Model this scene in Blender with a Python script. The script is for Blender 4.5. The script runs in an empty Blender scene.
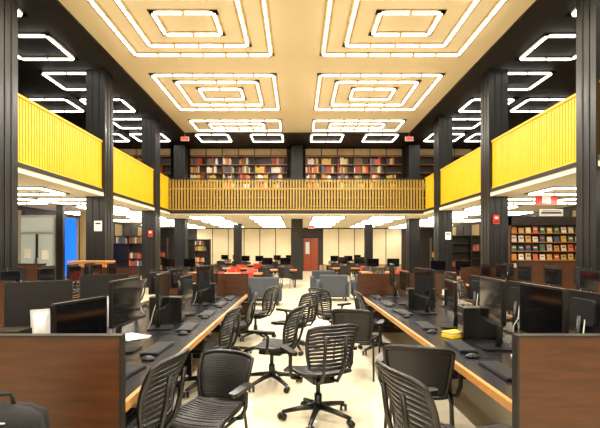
import bpy, math, random
from mathutils import Vector, Matrix
random.seed(7)
S=bpy.context.scene
# ------------------------------------------------------------ materials
MATS={}
def mat(name,col,rough=.5,metal=0,emit=0,noise=0,nscale=(6,6,6),spec=.5,bump=0):
    m=bpy.data.materials.new(name); m.use_nodes=True
    nt=m.node_tree; b=nt.nodes['Principled BSDF']
    c=(*[((v/255)/12.92 if v/255<=.04045 else ((v/255+.055)/1.055)**2.4) for v in col],1)
    b.inputs['Base Color'].default_value=c
    b.inputs['Roughness'].default_value=rough
    b.inputs['Metallic'].default_value=metal
    b.inputs['Specular IOR Level'].default_value=spec
    if emit:
        b.inputs['Emission Color'].default_value=c
        b.inputs['Emission Strength'].default_value=emit
    if noise:
        tc=nt.nodes.new('ShaderNodeTexCoord'); mp=nt.nodes.new('ShaderNodeMapping')
        mp.inputs['Scale'].default_value=nscale
        n=nt.nodes.new('ShaderNodeTexNoise'); n.inputs['Scale'].default_value=1; n.inputs['Detail'].default_value=5
        r=nt.nodes.new('ShaderNodeValToRGB')
        r.color_ramp.elements[0].position=.3; r.color_ramp.elements[1].position=.7
        r.color_ramp.elements[0].color=tuple(v*(1-noise) for v in c[:3])+(1,)
        r.color_ramp.elements[1].color=tuple(min(1,v*(1+noise*.6)) for v in c[:3])+(1,)
        nt.links.new(tc.outputs['Object'],mp.inputs['Vector']); nt.links.new(mp.outputs[0],n.inputs['Vector'])
        nt.links.new(n.outputs['Fac'],r.inputs[0]); nt.links.new(r.outputs[0],b.inputs['Base Color'])
    MATS[name]=m; return name
mat('floor_vinyl',(228,216,188),.32,noise=.1,nscale=(1.2,1.2,1.2))
mat('ceiling_cream',(230,217,184),.8,noise=.04,nscale=(.6,.6,.6))
mat('ceiling_dark',(30,26,24),.6,noise=.2,nscale=(2,2,2))
mat('soffit',(224,214,186),.8)
mat('column_black',(16,16,19),.35,noise=.2,nscale=(20,20,1))
mat('slat_yellow',(220,176,10),.5,noise=.08,nscale=(3,3,3))
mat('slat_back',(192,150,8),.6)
mat('slat_tan',(170,138,60),.45)
mat('dark_trim',(20,18,18),.5)
mat('walnut',(74,41,20),.38,noise=.35,nscale=(3,3,26))
mat('wood_edge',(200,142,78),.4,noise=.15,nscale=(3,20,20))
mat('wood_orange',(190,112,44),.4,noise=.2,nscale=(4,4,24))
mat('table_black',(26,26,31),.26,noise=.12,nscale=(4,4,4))
mat('plastic_black',(13,13,15),.35)
mat('plastic_dark',(27,27,31),.42)
mat('seat_mesh',(72,70,72),.6,noise=.45,nscale=(90,90,90))
mat('screen',(8,9,13),.08)
mat('metal_grey',(140,142,146),.35,metal=.7)
mat('silver',(196,198,202),.35,metal=.3)
mat('cable',(190,188,182),.5)
mat('paper',(238,236,228),.7)
mat('lamp',(255,249,232),.5,emit=6.5)
mat('lamp_low',(255,249,232),.5,emit=7.5)
mat('lamp_frame',(160,130,72),.6)
mat('lamp_frame_dark',(90,80,64),.6)
mat('wall_cream',(238,222,184),.6,noise=.06,nscale=(1,1,1))
mat('wall_dark',(48,37,30),.6,noise=.3,nscale=(6,6,.6))
mat('wall_tan',(182,154,110),.6,noise=.15,nscale=(5,5,1))
mat('shelf_dark',(42,31,25),.5)
mat('door_wood',(146,62,28),.4,noise=.2,nscale=(3,3,20))
mat('glass_blue',(30,100,235),.2,emit=1.1)
mat('glass_dim',(178,186,178),.15,emit=.15)
mat('frame_grey',(165,165,160),.4,metal=.2)
mat('sofa',(64,70,78),.8,noise=.1,nscale=(9,9,9))
mat('red',(196,52,24),.5)
mat('exit_red',(255,50,30),.5,emit=1.5)
mat('yellow',(240,200,30),.5)
mat('fabric_bag',(20,20,24),.85,noise=.3,nscale=(40,40,40))
BK=[]
for i,c in enumerate([(186,60,44),(226,208,172),(214,140,60),(84,74,96),(235,228,214),(160,54,44),(70,94,122),(214,176,80),(122,86,58),(90,124,92),(220,110,76)]):
    BK.append(mat('book_%d'%i,c,.6))
# ------------------------------------------------------------ mesh builder
class MB:
    def __init__(s): s.v=[];s.f=[];s.m=[];s.ml=[];s.sm=[]
    def mi(s,n):
        if n not in s.ml: s.ml.append(n)
        return s.ml.index(n)
    def add(s,vs,fs,m,smooth=False):
        o=len(s.v); s.v+= [tuple(v) for v in vs]; k=s.mi(m)
        for f in fs: s.f.append(tuple(o+i for i in f)); s.m.append(k); s.sm.append(smooth)
    def box(s,x0,x1,y0,y1,z0,z1,m,M=None):
        vs=[Vector((x,y,z)) for z in(z0,z1) for y in(y0,y1) for x in(x0,x1)]
        if M: vs=[M@v for v in vs]
        s.add(vs,[(0,2,3,1),(4,5,7,6),(0,1,5,4),(2,6,7,3),(0,4,6,2),(1,3,7,5)],m)
    def rbox(s,x0,x1,y0,y1,z0,z1,r,m,axis='y',M=None,n=4):
        if axis=='y': a0,a1,b0,b1,e0,e1=x0,x1,z0,z1,y0,y1; mk=lambda a,b,e:Vector((a,e,b))
        elif axis=='z': a0,a1,b0,b1,e0,e1=x0,x1,y0,y1,z0,z1; mk=lambda a,b,e:Vector((a,b,e))
        else: a0,a1,b0,b1,e0,e1=y0,y1,z0,z1,x0,x1; mk=lambda a,b,e:Vector((e,a,b))
        P=[]
        for (cx,cy,st) in((a1-r,b1-r,0),(a0+r,b1-r,90),(a0+r,b0+r,180),(a1-r,b0+r,270)):
            for i in range(n+1):
                t=math.radians(st+90*i/n); P.append((cx+r*math.cos(t),cy+r*math.sin(t)))
        k=len(P); vs=[mk(a,b,e0) for a,b in P]+[mk(a,b,e1) for a,b in P]
        if M: vs=[M@v for v in vs]
        fs=[tuple(range(k)),tuple(range(2*k-1,k-1,-1))]+[(i,k+i,k+(i+1)%k,(i+1)%k) for i in range(k)]
        s.add(vs,fs,m)
    def tube(s,pts,r,m,n=8,closed=False,flat=1):
        pts=[Vector(p) for p in pts]; N=len(pts); rs=r if isinstance(r,(list,tuple)) else [r]*N
        vs=[];prev=None
        for i,p in enumerate(pts):
            if closed: d=pts[(i+1)%N]-pts[i-1]
            else: d=pts[min(i+1,N-1)]-pts[max(i-1,0)]
            d.normalize()
            if prev is None:
                up=Vector((0,0,1)) if abs(d.z)<.9 else Vector((1,0,0))
                a=d.cross(up).normalized()
            else: a=(prev-d*prev.dot(d)).normalized()
            b=d.cross(a); prev=a
            for k in range(n):
                t=2*math.pi*k/n; vs.append(p+a*math.cos(t)*rs[i]+b*math.sin(t)*rs[i]*flat)
        fs=[]
        for i in range(N if closed else N-1):
            j=(i+1)%N
            for k in range(n): fs.append((i*n+k,i*n+(k+1)%n,j*n+(k+1)%n,j*n+k))
        if not closed: fs+= [tuple(range(n-1,-1,-1)),tuple((N-1)*n+k for k in range(n))]
        s.add(vs,fs,m,True)
    def bar(s,p,q,w,z0,z1,m,ext=0):
        p=Vector(p);q=Vector(q);d=(q-p).normalized();a=Vector((-d.y,d.x))*w/2
        p=p-d*ext;q=q+d*ext
        P=[p-a,q-a,q+a,p+a]
        vs=[(v.x,v.y,z) for z in(z0,z1) for v in P]
        s.add(vs,[(3,2,1,0),(4,5,6,7)]+[(i,(i+1)%4,4+(i+1)%4,4+i) for i in range(4)],m)
    def sheet(s,fn,nu,nv,th,m):
        vs=[];
        for side in(0,1):
            for j in range(nv+1):
                for i in range(nu+1):
                    p=Vector(fn(i/nu,j/nv)); e=1e-3
                    du=Vector(fn(i/nu+e,j/nv))-p; dv=Vector(fn(i/nu,j/nv+e))-p
                    nn=du.cross(dv).normalized(); vs.append(p+nn*th*(side-.5))
        W=nu+1;K=W*(nv+1);fs=[]
        for j in range(nv):
            for i in range(nu):
                a=j*W+i; fs.append((a,a+W,a+W+1,a+1)); fs.append((K+a,K+a+1,K+a+W+1,K+a+W))
        for i in range(nu):
            fs.append((i,i+1,K+i+1,K+i)); a=nv*W+i; fs.append((a+1,a,K+a,K+a+1))
        for j in range(nv):
            a=j*W; fs.append((a+W,a,K+a,K+a+W)); a=j*W+nu; fs.append((a,a+W,K+a+W,K+a))
        s.add(vs,fs,m,True)
    def mesh(s,name):
        me=bpy.data.meshes.new(name); me.from_pydata(s.v,[],s.f)
        for n in s.ml: me.materials.append(MATS[n])
        me.polygons.foreach_set('material_index',s.m); me.polygons.foreach_set('use_smooth',s.sm)
        me.update(); return me
def put(name,me,loc=(0,0,0),rz=0,sc=1):
    if isinstance(me,MB): me=me.mesh(name)
    o=bpy.data.objects.new(name,me); o.location=loc; o.rotation_euler=(0,0,math.radians(rz))
    o.scale=(sc,sc,sc)
    S.collection.objects.link(o); return o
def one(name,*boxes):
    b=MB()
    for x in boxes: b.box(*x)
    return put(name,b)
# ------------------------------------------------------------ room shell
X0,X1,Y0,Y1=-10.5,10.5,-6,32
one('floor',(X0,X1,Y0,Y1,-.1,0,'floor_vinyl'))
one('ceiling',(X0,X1,Y0,Y1,7.3,7.42,'ceiling_dark'),(-5.4,5.4,Y0,20.2,7.25,7.3,'ceiling_cream'),
    (-5.46,-5.4,Y0,20.26,7.2,7.3,'dark_trim'),(5.4,5.46,Y0,20.26,7.2,7.3,'dark_trim'),(-5.46,5.46,20.2,20.26,7.2,7.3,'dark_trim'))
def panel_wall(name,side):
    b=MB(); x=X0 if side<0 else X1
    a,c=(x-.1,x) if side<0 else (x,x+.1)
    b.box(a,c,Y0,Y1,0,3.3,'wall_dark'); b.box(a,c,Y0,Y1,3.3,7.3,'wall_dark')
    y=Y0+.3
    while y<Y1-1:
        p,q=(x,x+.03) if side<0 else (x-.03,x)
        b.box(p,q,y,y+.95,5.0,6.9,'wall_tan' if side>0 else 'wall_dark'); b.box(p,q,y,y+.95,.15,3.1,'wall_dark' if int(y)%3 else 'wall_tan')
        y+=1.15
    put(name,b)
panel_wall('wall_left',-1); panel_wall('wall_right',1)
one('wall_front',(X0,X1,Y0-.1,Y0,0,7.3,'wall_cream'))
b=MB(); b.box(X0,X1,Y1,Y1+.1,0,3.3,'wall_dark')
x=-7.6
while x<7.6:
    if not(.2<x+.6<1.9): b.box(x,x+1.14,Y1-.04,Y1,.5,3.2,'wall_cream')
    b.box(x,x+1.14,Y1-.04,Y1,0,.45,'wall_tan')
    x+=1.2
put('wall_back',b)
one('door_1',(.5,1.6,Y1-.12,Y1-.045,0,2.5,'door_wood'),(.4,.5,Y1-.14,Y1-.045,0,2.6,'dark_trim'),(1.6,1.7,Y1-.14,Y1-.045,0,2.6,'dark_trim'),(.4,1.7,Y1-.14,Y1-.045,2.5,2.62,'dark_trim'),(1.04,1.06,Y1-.14,Y1-.12,0,2.5,'dark_trim'),(.65,.95,Y1-.13,Y1-.12,1.3,2.2,'glass_dim'))
one('wall_upper_back',(X0,X1,23.7,23.8,3.5,7.3,'wall_dark'))
one('balcony_slab_left',(X0,-6.02,Y0,Y1,3.4,3.5,'dark_trim'),(X0,-6.04,Y0,Y1,3.28,3.4,'soffit'))
one('balcony_slab_right',(6.02,X1,Y0,Y1,3.4,3.5,'dark_trim'),(6.04,X1,Y0,Y1,3.28,3.4,'soffit'))
one('balcony_slab_back',(-6.02,6.02,20,Y1,3.34,3.5,'dark_trim'),(-6.02,6.02,20.04,Y1,3.28,3.34,'soffit'))
# columns
cm=MB(); cm.box(-.3,.3,-.3,.3,0,7.25,'column_black')
for a in(-.3,.3):
    for c in(-.1,.1):
        cm.box(a-.012,a+.012,c-.02,c+.02,0,7.2,'dark_trim'); cm.box(c-.02,c+.02,a-.012,a+.012,0,7.2,'dark_trim')
cm=cm.mesh('column')
CY=[8.43+4.7*k for k in(-3,-2,-1,0,1,2,3)]
for y in CY:
    for sx in(-6.3,6.3): put('column',cm,(sx,y+.3,0))
put('column',cm,(0,22.93,0))
for sx in(-3.8,4.6): put('column',cm,(sx,27,0)).scale=(.8,.8,.452)
# railings
def rail(L,backing,m,gap):
    b=MB(); n=int(L/gap); g=L/n
    for i in range(n): b.box(i*g+g*.1,i*g+g*(.86 if backing else .62),-.022 if backing else -.03,.03,.06,1.46,m)
    b.box(0,L,-.035,.035,0,.06,m); b.box(0,L,-.045,.045,1.46,1.52,m if backing else 'dark_trim')
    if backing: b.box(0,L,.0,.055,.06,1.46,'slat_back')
    else: b.box(0,L,-.02,.04,1.0,1.06,'slat_tan')
    return b
for i,y in enumerate(CY[:-1]):
    ya=y+.6; yb=(CY[i+1] if i<len(CY)-2 else 19.95)
    L=yb-ya
    put('balcony_railing',rail(L,True,'slat_yellow',.1),(-6.12,ya,3.5),90)
    put('balcony_railing',rail(L,True,'slat_yellow',.1),(6.12,yb,3.5),-90)
put('balcony_railing',rail(12.2,False,'slat_tan',.14),(-6.1,20.06,3.5),0)
# ------------------------------------------------------------ lights
def seg_tube(b,p,q,z,lm,fm,seg=.62):
    p=Vector(p);q=Vector(q);L=(q-p).length;n=max(1,round(L/seg));d=(q-p)/n
    b.bar(p,q,.2,z-.02,z,fm,.1)
    for i in range(n): 
        u=d.normalized()*.04
        b.bar(p+d*i+u,p+d*(i+1)-u,.055,z-.06,z-.02,lm)
def rects(dim,nm='ceiling_light_fixture',lm='lamp',fm='lamp_frame'):
    b=MB()
    for w,d in dim:
        P=[(-w/2,-d/2),(w/2,-d/2),(w/2,d/2),(-w/2,d/2)]
        for i in range(4): seg_tube(b,P[i],P[(i+1)%4],0,lm,fm,.62 if nm=='ceiling_light_fixture' else .8)
    return b.mesh(nm)
def lamp(parent,P,z=-.09):
    l=bpy.data.lights.new('lamp_source','SPOT'); l.energy=P; l.spot_size=math.radians(168); l.spot_blend=.6
    l.shadow_soft_size=.03; l.color=(1,.95,.85)
    o=bpy.data.objects.new('lamp_source',l); S.collection.objects.link(o); o.parent=parent; o.location=(0,0,z)
R3=rects([(3.9,3.3),(2.7,2.2),(1.45,1.0)])
R2=rects([(3.9,1.5),(2.4,.6)])
for k in(-3,-2,-1,0,1):
    for sx in(-2.7,2.7): lamp(put('ceiling_light_fixture',R3,(sx,10.45+4.7*k,7.25)),540)
for sx in(-2.7,2.7): lamp(put('ceiling_light_fixture',R2,(sx,19.0,7.25)),350)
H1=rects([(1.55,1.35)],'square_ceiling_light','lamp','lamp_frame_dark'); H2=rects([(1.5,1.2)],'square_ceiling_light','lamp_low','lamp_frame_dark')
for k in range(-5,5):
    y=11.8+2.35*k
    for sx in(-1,1):
        put('square_ceiling_light',H1,(sx*7.4,y,7.3))
        if k%2==0: put('square_ceiling_light',H1,(sx*9.5,y,7.3))
for x in(-4.2,-1.5,1.5,4.2): lamp(put('square_ceiling_light',H1,(x,21.3,7.3)),80)
for k in range(-5,9):
    y=11.8+2.35*k
    for sx in(-1,1):
        o=put('square_ceiling_light',H2,(sx*7.6,y,3.28))
        if k%2==0: lamp(o,70)
        if k%2: put('square_ceiling_light',H2,(sx*9.5,y,3.28))
for y in(21.6,24.2,26.8,29.6):
    for x in(-4.6,-1.6,1.6,4.6):
        o=put('square_ceiling_light',H2,(x,y,3.28))
        if y in(24.2,29.6): lamp(o,90)
# ------------------------------------------------------------ bookshelves
def shelf(name,w,h,rows,fill,loc,rz=0,depth=.35,top=0,seed=1,bw=.045,rmin=0):
    rnd=random.Random(seed); b=MB(); nb=max(1,round(w/.95)); g=w/nb
    b.box(0,w,depth-.02,depth,0,h,'shelf_dark')
    for i in range(nb+1): b.box(max(0,i*g-.02),min(w,i*g+.02),0,depth-.02,0,h,'shelf_dark')
    hh=(h-top-.1)/rows
    for r in range(rows+1): b.box(0,w,.01,depth-.02,.06+r*hh,.09+r*hh,'wood_orange' if top else 'shelf_dark')
    b.box(0,w,0,.02,0,.06,'shelf_dark')
    if top:
        for i in range(nb): b.box(i*g+.03,(i+1)*g-.03,-.01,.01,h-top+.03,h-.03,'wall_tan')
    for r in range(rmin,rows):
        for i in range(nb):
            x=i*g+.03; end=x+(g-.06)*(rnd.uniform(.55,1) if rnd.random()<fill else 0); c=rnd.choice(BK[:9])
            while x<end-bw:
                t=bw*rnd.uniform(.6,1.4); H=hh*rnd.uniform(.6,.86)
                if rnd.random()<.45: c=rnd.choice(BK)
                b.box(x,x+t-.004,rnd.uniform(.03,.06),depth-.08,.09+r*hh,.09+r*hh+H,c); x+=t
    return put(name,b,loc,rz)
shelf('bookshelf',5.4,3.75,7,.95,(-5.95,23.32,3.5),top=.42,seed=3,bw=.06,rmin=3)
shelf('bookshelf',5.4,3.75,7,.95,(.45,23.32,3.5),top=.42,seed=5,bw=.06,rmin=3)
shelf('bookshelf',2.9,3.75,7,.5,(-9.9,23.32,3.5),top=.42,seed=6,bw=.06,rmin=3)
shelf('bookshelf',2.9,3.75,7,.5,(6.8,23.32,3.5),top=.42,seed=8,bw=.06,rmin=3)
for i,(x,y) in enumerate([(-9.2,20.4),(-9.6,24.5),(7.2,19.7),(7.6,23.7),(-7.6,27)]):
    shelf('bookshelf',2.0,2.3,6,.3,(x,y,0),seed=20+i)
# new-book display
b=MB(); W=2.6;H=2.75
b.box(0,W,.3,.34,0,H,'walnut'); b.box(0,.06,0,.34,0,H,'walnut'); b.box(W-.06,W,0,.34,0,H,'walnut'); b.box(0,W,0,.34,H-.3,H,'shelf_dark'); b.box(0,W,0,.34,0,.9,'walnut')
rnd=random.Random(4)
for r in range(5):
    z=.95+r*.31
    b.box(.06,W-.06,.02,.3,z-.03,z,'wood_orange')
    for i in range(10):
        x=.11+i*.245; h=rnd.uniform(.18,.24)
        M=Matrix.Translation((x,.08,z))@Matrix.Rotation(-.2,4,'X')
        b.box(0,.17,0,.02,0,h,rnd.choice([BK[1],BK[4],BK[2],BK[9],BK[10],BK[6],'paper',BK[7],BK[0],'silver']),M); b.box(.03,.14,-.003,0,h*.5,h*.7,rnd.choice(['paper',BK[2],BK[6],'paper',BK[10]]),M)
put('book_display_shelf',b,(7.3,14.4,0))
one('display_sign',(8.3,9.1,14.36,14.39,2.76,3.0,'paper'),(8.35,9.05,14.355,14.36,2.84,2.9,'plastic_dark'),(8.4,9.0,14.355,14.36,2.93,2.95,'plastic_dark'))
def gdoor():
    b=MB(); w=1.35; m=w/2
    b.box(0,.07,0,.1,0,2.9,'frame_grey'); b.box(w-.07,w,0,.1,0,2.9,'frame_grey'); b.box(.07,w-.07,0,.1,2.82,2.9,'frame_grey'); b.box(.07,w-.07,0,.1,2.2,2.28,'frame_grey'); b.box(m-.04,m+.04,0,.1,0,2.2,'plastic_dark')
    b.box(.07,w-.07,.04,.06,2.28,2.82,'glass_dim'); b.box(.07,m-.04,.04,.06,.2,2.2,'glass_dim'); b.box(m+.04,w-.07,.04,.06,.2,2.2,'glass_dim')
    b.box(.07,w-.07,0,.1,0,.2,'frame_grey'); b.box(.2,.42,.02,.04,1.3,1.65,'paper'); b.box(.85,1.1,.02,.04,1.25,1.6,'paper'); b.box(m-.08,m-.05,-.05,.02,.9,1.3,'silver'); b.box(m+.05,m+.08,-.05,.02,.9,1.3,'silver')
    return b
put('door_2',gdoor(),(-10.35,15.6,0))
one('window_1',(-10.15,-9.4,17.9,17.96,.5,2.95,'glass_blue'),(-10.2,-10.15,17.88,17.98,0,3.0,'frame_grey'),(-9.4,-9.35,17.88,17.98,0,3.0,'frame_grey'),(-10.2,-9.35,17.88,17.98,2.95,3.0,'frame_grey'),(-10.2,-9.35,17.88,17.98,0,.5,'frame_grey'))
one('wall_partition_left',(-8.95,-8.7,15.6,15.75,0,3.28,'column_black'),(-9.3,-8.6,18.0,18.1,0,3.28,'wall_tan'))
def exit_sign(loc):
    b=MB(); b.box(-.2,.2,-.04,.04,-.11,.11,'paper'); 
    for i in range(4): b.box(-.16+i*.085,-.1+i*.085,-.045,-.04,-.06,.06,'exit_red')
    b.box(-.02,.02,-.02,.02,.11,.25,'frame_grey'); put('exit_sign',b,loc)
exit_sign((-5.5,20.6,7.05)); exit_sign((5.5,20.6,7.05)); exit_sign((.9,26,3.03))
def alarm(loc):
    b=MB(); b.rbox(-.09,.09,-.05,0,-.14,.14,.02,'red'); b.box(-.05,.05,-.06,-.05,.02,.08,'paper'); b.box(-.06,.06,-.065,-.05,-.09,-.05,'plastic_dark'); put('fire_alarm_box',b,loc)
alarm((6.2,13.10,2.55)); alarm((-6.2,17.79,2.3))
for p in[(-6.2,13.10,2.35),(6.4,17.79,2.2),(-6.4,8.40,2.1)]:
    one('notice_paper',(p[0]-.12,p[0]+.12,p[1]-.015,p[1]-.001,p[2]-.16,p[2]+.16,'paper'),(p[0]-.08,p[0]+.08,p[1]-.017,p[1]-.015,p[2]+.05,p[2]+.1,'plastic_dark'))
b=MB(); b.box(-.32,.32,-.01,.01,-.35,-.1,'red'); b.box(-.12,.12,-.012,.012,-.3,-.06,'paper'); b.box(-.3,-.29,-.005,.005,-.1,0,'cable'); b.box(.29,.3,-.005,.005,-.1,0,'cable'); put('hanging_sign',b,(7.3,12.3,3.28))
# ------------------------------------------------------------ computer tables
def ctable(L,w=1.6):
    b=MB(); h=.74
    b.box(-w/2+.03,w/2-.03,.05,L-.05,h-.035,h,'table_black')
    for s in(-1,1): b.box(s*(w/2-.03) if s>0 else -w/2,(w/2) if s>0 else -w/2+.03,.05,L-.05,h-.05,h+.002,'wood_edge')
    for y0 in(0,L-.05):
        b.box(-w/2-.005,w/2+.005,y0,y0+.05,0,1.13,'walnut'); b.box(-w/2-.015,w/2+.015,y0-.005,y0+.055,1.13,1.14,'dark_trim')
        for s in(-1,1): b.box(s*(w/2+.01)-.006,s*(w/2+.01)+.006,y0-.003,y0+.053,0,1.13,'dark_trim')
    b.box(-.02,.02,.05,L-.05,.1,h-.035,'walnut')
    n=int(L//2)
    for i in range(1,n): b.box(-w/2+.35,w/2-.35,L*i/n-.02,L*i/n+.02,0,h-.035,'plastic_black')
    return b
put('computer_table',ctable(5.94),(-1.76,2.26,0)); put('computer_table',ctable(5.94),(2.0,2.26,0))
CT2=ctable(5.0).mesh('computer_table')
for x,y in[(-5.0,6.2),(5.1,6.0)]: put('computer_table',CT2,(x,y,0))
def monitor(h=.36,w=.54,zb=.24,m='plastic_black',m2='plastic_dark'):
    b=MB()
    b.rbox(-w/2,w/2,-.035,0,zb,zb+h,.015,m); b.box(-w/2+.015,w/2-.015,.0,.002,zb+.02,zb+h-.015,'screen')
    b.rbox(-w*.32,w*.32,-.06,-.035,zb+.06,zb+h-.06,.03,m2)
    b.tube([(0,-.07,.01),(0,-.085,.12),(0,-.06,zb+.12)],.028,m,8,flat=.6)
    b.rbox(-.13,.13,-.17,.09,0,.015,.05,m,'z')
    b.box(-w*.2,w*.2,-.02,0.0,zb-.012,zb,'plastic_dark')
    b.tube([(.05,-.06,zb+.1),(.09,-.1,zb-.04),(.06,-.13,.08),(.1,-.16,.006)],.005,'cable',6)
    return b.mesh('computer_monitor')
MO=monitor(.38,.54,.23); MO2=monitor(.32,.48,.2)
b=MB(); b.rbox(-.26,.26,-.03,0,.2,.58,.02,'plastic_dark'); b.box(-.245,.245,0,.002,.26,.565,'screen'); b.rbox(-.25,.25,-.034,-.03,.21,.57,.02,'plastic_dark')
b.rbox(-.1,.1,-.15,.08,0,.01,.02,'silver','z')
b.sheet(lambda u,v:((u-.5)*.15,-.13+.095*v*v,.01+.32*v),3,6,.01,'silver')
MOS=b.mesh('all_in_one_computer')
def keyboard():
    b=MB(); b.rbox(-.22,.22,-.075,.075,0,.018,.012,'plastic_black','z')
    for r in range(5):
        for c in range(15): b.box(-.208+c*.028,-.184+c*.028,-.064+r*.026,-.042+r*.026,.018,.023,'plastic_dark')
    return b.mesh('keyboard')
KB=keyboard()
b=MB()
def ms(u,v):
    a=u*2*math.pi; r=math.sin(v*math.pi/2); return (.03*r*math.cos(a),.055*r*math.sin(a),.032*math.cos(v*math.pi/2)+.002)
b.sheet(ms,12,6,.002,'plastic_dark'); b.tube([(0,.05,.01),(.02,.12,.004),(-.03,.25,.004)],.003,'plastic_black',5); MS=b.mesh('computer_mouse')
def tower():
    b=MB(); b.rbox(-.08,.08,-.19,.19,.01,.3,.012,'plastic_black'); b.box(-.065,.065,.19,.196,.16,.28,'plastic_dark'); b.box(-.06,.06,.196,.199,.22,.24,'metal_grey'); b.box(-.06,.06,.19,.196,.05,.12,'metal_grey')
    for a in(-.06,.06):
        for c in(-.16,.16): b.box(a-.015,a+.015,c-.015,c+.015,0,.012,'plastic_dark')
    return b.mesh('computer_tower')
TW=tower()
T=.743
def station(xc,y,s,mm=None,jit=0,tw=True):
    put('computer_monitor',mm or MO,(xc+s*.31,y,T),-90*s+jit)
    put('keyboard',KB,(xc+s*.56,y+.02,T),-90*s+jit*.5)
    put('computer_mouse',MS,(xc+s*.6,y-.33,T),90*s)
    if tw: put('computer_tower',TW,(xc+s*.2,y+.45,T),-90*s)
rj=random.Random(9)
for i,y in enumerate([2.85,3.6,4.6,5.6,6.6,7.5]):
    station(-1.76,y,1,MO2 if i in(0,3) else MO,(-14 if i==0 else rj.uniform(-8,8)),i in(2,4))
    station(2.0,y+.08,-1,MO2 if i in(2,4) else MO,rj.uniform(-8,8),i in(1,3))
put('all_in_one_computer',MOS,(-2.3,3.75,T),38); put('all_in_one_computer',MOS,(-2.2,4.8,T),40)
for i,y in enumerate([3.3,4.3,5.3,6.3,7.3]):
    if i>1: put('computer_monitor',MO2,(-2.15,y+.1,T),90+rj.uniform(-10,10))
    put('computer_monitor',MO2,(2.36,y+.1,T),-90+rj.uniform(-10,10))
    if i>1: put('keyboard',KB,(-2.4,y,T),90)
    put('keyboard',KB,(2.62,y,T),90)
put('computer_tower',TW,(2.33,2.72,T),-80); put('computer_tower',TW,(-2.1,2.95,T),90)
for y in(6.9,7.9,8.9,9.9,10.7):
    for x in(-5.0,5.1):
        for s in(-1,1):
            put('computer_monitor',MO2,(x+s*.3,y,T),-90*s); put('keyboard',KB,(x+s*.6,y,T),90)
def papers(loc,rz):
    b=MB()
    for i in range(5):
        M=Matrix.Rotation(rj.uniform(-.3,.3),4,'Z'); b.box(-.105,.105,-.148,.148,i*.003,i*.003+.002,'paper',M)
    put('paper_stack',b,loc,rz)
papers((1.88,3.3,T),20); papers((-1.62,4.12,T),60); papers((2.5,3.85,T),10)
b=MB(); b.box(-.1,.1,-.07,.07,0,.03,'yellow'); b.box(-.09,.09,-.06,.06,.03,.05,'paper'); b.box(-.1,.1,-.07,.07,.05,.055,'yellow'); put('yellow_notebook',b,(1.55,4.15,T),30)
b=MB(); rb=random.Random(3); tab=[[rb.uniform(.75,1.1) for _ in range(13)] for _ in range(8)]
def pb(u,v):
    a=u*2*math.pi; i=int(u*12)%12; j=min(7,int(v*7)); r=tab[j][i]*(.11*(1-.5*v))
    return(r*math.cos(a),r*math.sin(a)*.8,.005+.2*v)
b.sheet(pb,12,7,.003,'paper'); put('plastic_bag',b,(1.9,3.36,T+.02))
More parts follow.
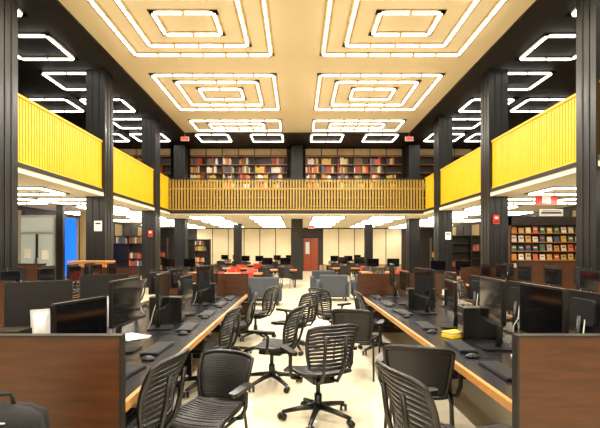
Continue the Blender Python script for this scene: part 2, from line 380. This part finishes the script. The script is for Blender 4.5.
# ------------------------------------------------------------ chairs
def chair(kind):
    b=MB(); K='plastic_black'
    if kind=='swivel':
        for i in range(5):
            a=2*math.pi*i/5+.3; c,s=math.cos(a),math.sin(a); R=.34
            b.tube([(0,0,.125),(c*.15,s*.15,.11),(c*R,s*R,.075)],[.036,.027,.018],K,8)
            M=Matrix.Translation((c*R,s*R,.032))@Matrix.Rotation(a+.8,4,'Z')
            for o in(-.022,.022):
                p=M@Vector((0,o-.012,0)); q=M@Vector((0,o+.012,0)); b.tube([p,q],.032,K,12)
            b.tube([(c*R,s*R,.04),(c*R,s*R,.08)],.01,'metal_grey',6)
        b.tube([(0,0,.09),(0,0,.24)],.036,K,12); b.tube([(0,0,.24),(0,0,.41)],.022,'plastic_dark',10)
        b.rbox(-.11,.11,-.15,.13,.375,.43,.03,K,'z'); b.tube([(.1,0,.4),(.24,.02,.39)],.008,K,6)
    else:
        for s in(-1,1):
            b.tube([(s*.26,.24,0),(s*.25,.2,.42),(s*.245,.16,.44)],.013,K,8)
            b.tube([(s*.26,-.27,0),(s*.245,-.2,.42),(s*.245,-.16,.44)],.013,K,8)
            b.tube([(s*.245,.18,.43),(s*.245,-.2,.43)],.013,K,8)
        b.tube([(-.245,.0,.425),(.245,.0,.425)],.012,K,8)
    def seat(u,v):
        x=(u-.5)*(.49-.05*(1-v)); y=-.22+v*.46
        z=.455+.02*(abs(2*u-1)**2)-.05*max(0,(v-.75)/.25)**2+.02*max(0,(.15-v)/.15)
        return(x,y,z)
    b.sheet(seat,12,12,.03,'seat_mesh')
    rim=[seat(t,0) for t in(0,.25,.5,.75,1)]+[seat(1,t) for t in(.25,.5,.75)]+[seat(t,1) for t in(1,.75,.5,.25,0)]+[seat(0,t) for t in(.75,.5,.25)]
    b.tube(rim,.018,K,8,True)
    for j in range(1,12):
        v=j/12; b.tube([(p[0],p[1],p[2]+.014) for p in[seat(u,v) for u in(.03,.25,.5,.75,.97)]],.006,K,5)
    zt,zb,wt,wb=(.94,.55,.48,.38) if kind=='swivel' else (.87,.47,.50,.40)
    def back(u,v):
        w=wb+(wt-wb)*math.sin(v*math.pi/2); x=(u-.5)*w
        z=zb+v*(zt-zb)-.03*v*(abs(2*u-1)**4)
        y=-.235-.10*v-.055*(1-(2*u-1)**2)+.03*math.sin(v*math.pi)
        return(x,y,z)
    N=16
    out=[back(i/N,0) for i in range(N+1)]+[back(1,i/8) for i in range(1,8)]+[back(1-i/N,1) for i in range(N+1)]+[back(0,1-i/8) for i in range(1,8)]
    b.tube(out,.017,K,8,True)
    if kind=='swivel':
        for j in range(1,11):
            v=j/11
            def sl(u,t,v=v): return back(u,v+(t-.5)*.06)
            b.sheet(sl,12,1,.012,K)
        for s in(-.5,.5):
            b.tube([(s*.14,-.1,.40),(s*.16,-.24,.42),(s*.18,-.31,.52),(s*.2,-.35,.66),(s*.2,-.375,.84)],.016,K,8)
    else:
        b.sheet(back,14,8,.008,'plastic_dark')
        for j in range(1,22):
            b.tube([back(u/8,j/22) for u in range(9)],.0055,K,5)
        for s in(0,1):
            p=back(s,.1); b.tube([((s-.5)*.48,-.2,.42),((s-.5)*.46,-.24,.48),p],.015,K,8)
    for s in(-1,1):
        b.tube([(s*.2,-.05,.42),(s*.29,-.06,.44),(s*.315,-.08,.52),(s*.315,-.09,.63),(s*.305,-.04,.665)],.017,K,8)
        b.rbox(s*.305-.035,s*.305+.035,-.17,.14,.662,.692,.034,K,'z')
    return b.mesh('swivel_chair' if kind=='swivel' else 'armchair')
CA=chair('swivel'); CB=chair('four')
for x,y,r in[(.2,3.98,22),(-.3,5.0,70),(-.02,6.7,50),(.62,7.4,-50),(-1.12,2.70,80),(.88,2.42,-72),(-1.05,4.85,82),(-1.0,6.3,95),(-.75,7.6,70),(1.3,6.6,-88)]:
    put('swivel_chair',CA,(x,y,0),r)
for x,y,r in[(-.66,3.05,160),(1.02,3.5,-18),(.78,5.45,-20)]:
    put('armchair',CB,(x,y,0),r,.9 if x<0 else 1)
for x,s,ys in((-3.8,80,(6.9,8.1,9.4)),(-6.25,-90,(6.9,7.7,9.9)),(3.85,-80,(6.9,8.1,9.4))):
    for y in ys: put('swivel_chair',CA,(x,y,0),s+rj.uniform(-10,10))
put('armchair',CB,(-1.27,1.72,0),10)
b=MB()
def bag(u,v):
    a=u*2*math.pi; e=.55
    c,s=math.cos(a),math.sin(a); r=(1-.25*v*v)*(1-max(0,(v-.85)/.15)**2)
    return(.19*r*abs(c)**e*(1 if c>0 else -1),.12*r*abs(s)**e*(1 if s>0 else -1),.01+.46*v)
b.sheet(bag,24,14,.004,'fabric_bag'); b.rbox(-.12,.12,-.14,-.09,.04,.22,.03,'fabric_bag'); b.tube([(-.04,0,.45),(-.03,0,.5),(.03,0,.5),(.04,0,.45)],.009,'fabric_bag',6); b.tube([(-.11,-.142,.2),(.11,-.142,.2)],.004,'silver',5); b.tube([(-.15,-.05,.38),(0,-.11,.42),(.15,-.05,.38)],.005,'silver',5)
put('backpack',b,(-1.25,1.79,.485),10)
# ------------------------------------------------------------ far furniture
def sofa():
    b=MB(); m='sofa'
    b.rbox(-.36,.36,-.38,.4,.12,.42,.05,m,'x'); b.rbox(-.43,.43,-.4,-.2,.12,.82,.06,m,'x')
    for s in(-1,1): b.rbox(s*.43-.07,s*.43+.07,-.4,.4,.12,.6,.05,m,'x')
    b.rbox(-.34,.34,-.2,.38,.4,.5,.04,m,'x')
    for a in(-.38,.38):
        for c in(-.32,.32): b.box(a-.025,a+.025,c-.025,c+.025,0,.13,'plastic_black')
    return b.mesh('lounge_armchair')
SF=sofa()
for x,y,r in[(-.95,12.4,0),(-2.1,12.5,0),(1.15,13.5,0),(2.3,13.8,0),(1.0,15.8,180),(-3.3,13.6,-10)]:
    put('lounge_armchair',SF,(x,y,0),r)
def rchair():
    b=MB()
    for s in(-1,1):
        b.tube([(s*.22,.2,0),(s*.2,.17,.44)],.012,'metal_grey',6); b.tube([(s*.22,-.22,0),(s*.2,-.18,.44),(s*.19,-.24,.8)],.012,'metal_grey',6)
    b.sheet(lambda u,v:((u-.5)*.46,-.2+v*.42,.45+.02*abs(2*u-1)**2),8,6,.02,'red')
    b.sheet(lambda u,v:((u-.5)*.44,-.22-.05*v-.03*(1-(2*u-1)**2),.55+.3*v),8,4,.02,'red')
    return b.mesh('red_chair')
RC=rchair()
def stable():
    b=MB(); b.box(-.9,.9,-.5,.5,.7,.74,'wood_orange')
    for a in(-.82,.82):
        for c in(-.42,.42): b.box(a-.03,a+.03,c-.03,c+.03,0,.7,'plastic_black')
    b.box(-.82,.82,-.02,.02,.6,.7,'plastic_black')
    return b.mesh('study_table')
ST=stable()
for x,y in[(-2.2,15.6),(-4.6,16.4),(3.4,16.6),(-3.2,20.0),(-.9,18.4),(2.6,20.2),(4.9,13.4),(-2.6,24.5),(2.6,24.6),(-.9,27.5),(-4.6,29.0),(4.6,29.2)]:
    put('study_table',ST,(x,y,0))
    for dx,dy,r in((-.45,-.75,0),(.45,-.75,0),(-.45,.75,180),(.45,.75,180)):
        k=RC if (y<16 and x<0) or rj.random()<.12 else (CB if rj.random()<.6 else CA)
        put('red_chair' if k is RC else ('armchair' if k is CB else 'swivel_chair'),k,(x+dx,y+dy,0),r+rj.uniform(-20,20))
    if rj.random()<.8:
        put('computer_monitor',MO2,(x-.4,y,T),180); put('computer_monitor',MO2,(x+.4,y,T),170)
b=MB(); b.box(-.5,.5,-.3,.3,.06,1.25,'wood_orange'); b.box(-.53,.53,-.33,.33,1.25,1.29,'wood_edge'); b.box(-.46,.46,-.27,.27,0,.06,'dark_trim')
for r in range(6):
    for c in range(4):
        x=-.48+c*.24; z=.1+r*.19; b.box(x+.01,x+.23,-.315,-.3,z+.01,z+.18,'wood_edge'); b.box(x+.09,x+.15,-.33,-.315,z+.08,z+.1,'metal_grey')
put('card_catalog_cabinet',b,(-5.9,12.1,0))
def part(x0,x1,y,h):
    b=MB(); b.box(x0,x1,y,y+.05,0,h,'walnut'); b.box(x0-.01,x1+.01,y-.01,y+.06,h,h+.03,'dark_trim')
    n=int((x1-x0)/1.2)+1
    for i in range(n+1):
        x=x0+(x1-x0)*i/n; b.box(x-.015,x+.015,y-.012,y,0,h,'dark_trim')
    put('wood_partition',b)
part(6.2,9.8,11.8,1.25); part(-10,-6.9,11.5,1.2)
# ------------------------------------------------------------ world, camera
w=bpy.data.worlds.new('World'); S.world=w; w.use_nodes=True
w.node_tree.nodes['Background'].inputs[0].default_value=(.9,.9,1,1); w.node_tree.nodes['Background'].inputs[1].default_value=.4
c=bpy.data.cameras.new('Camera'); co=bpy.data.objects.new('Camera',c); S.collection.objects.link(co)
co.location=(0,0,1.6); co.rotation_euler=(math.radians(90),0,0)
c.sensor_width=36; c.lens=25.2; c.shift_x=.005; c.shift_y=.06; c.clip_end=100
S.camera=co
S.view_settings.view_transform='Standard'; S.view_settings.look='None'; S.view_settings.exposure=.6; S.view_settings.gamma=1.02
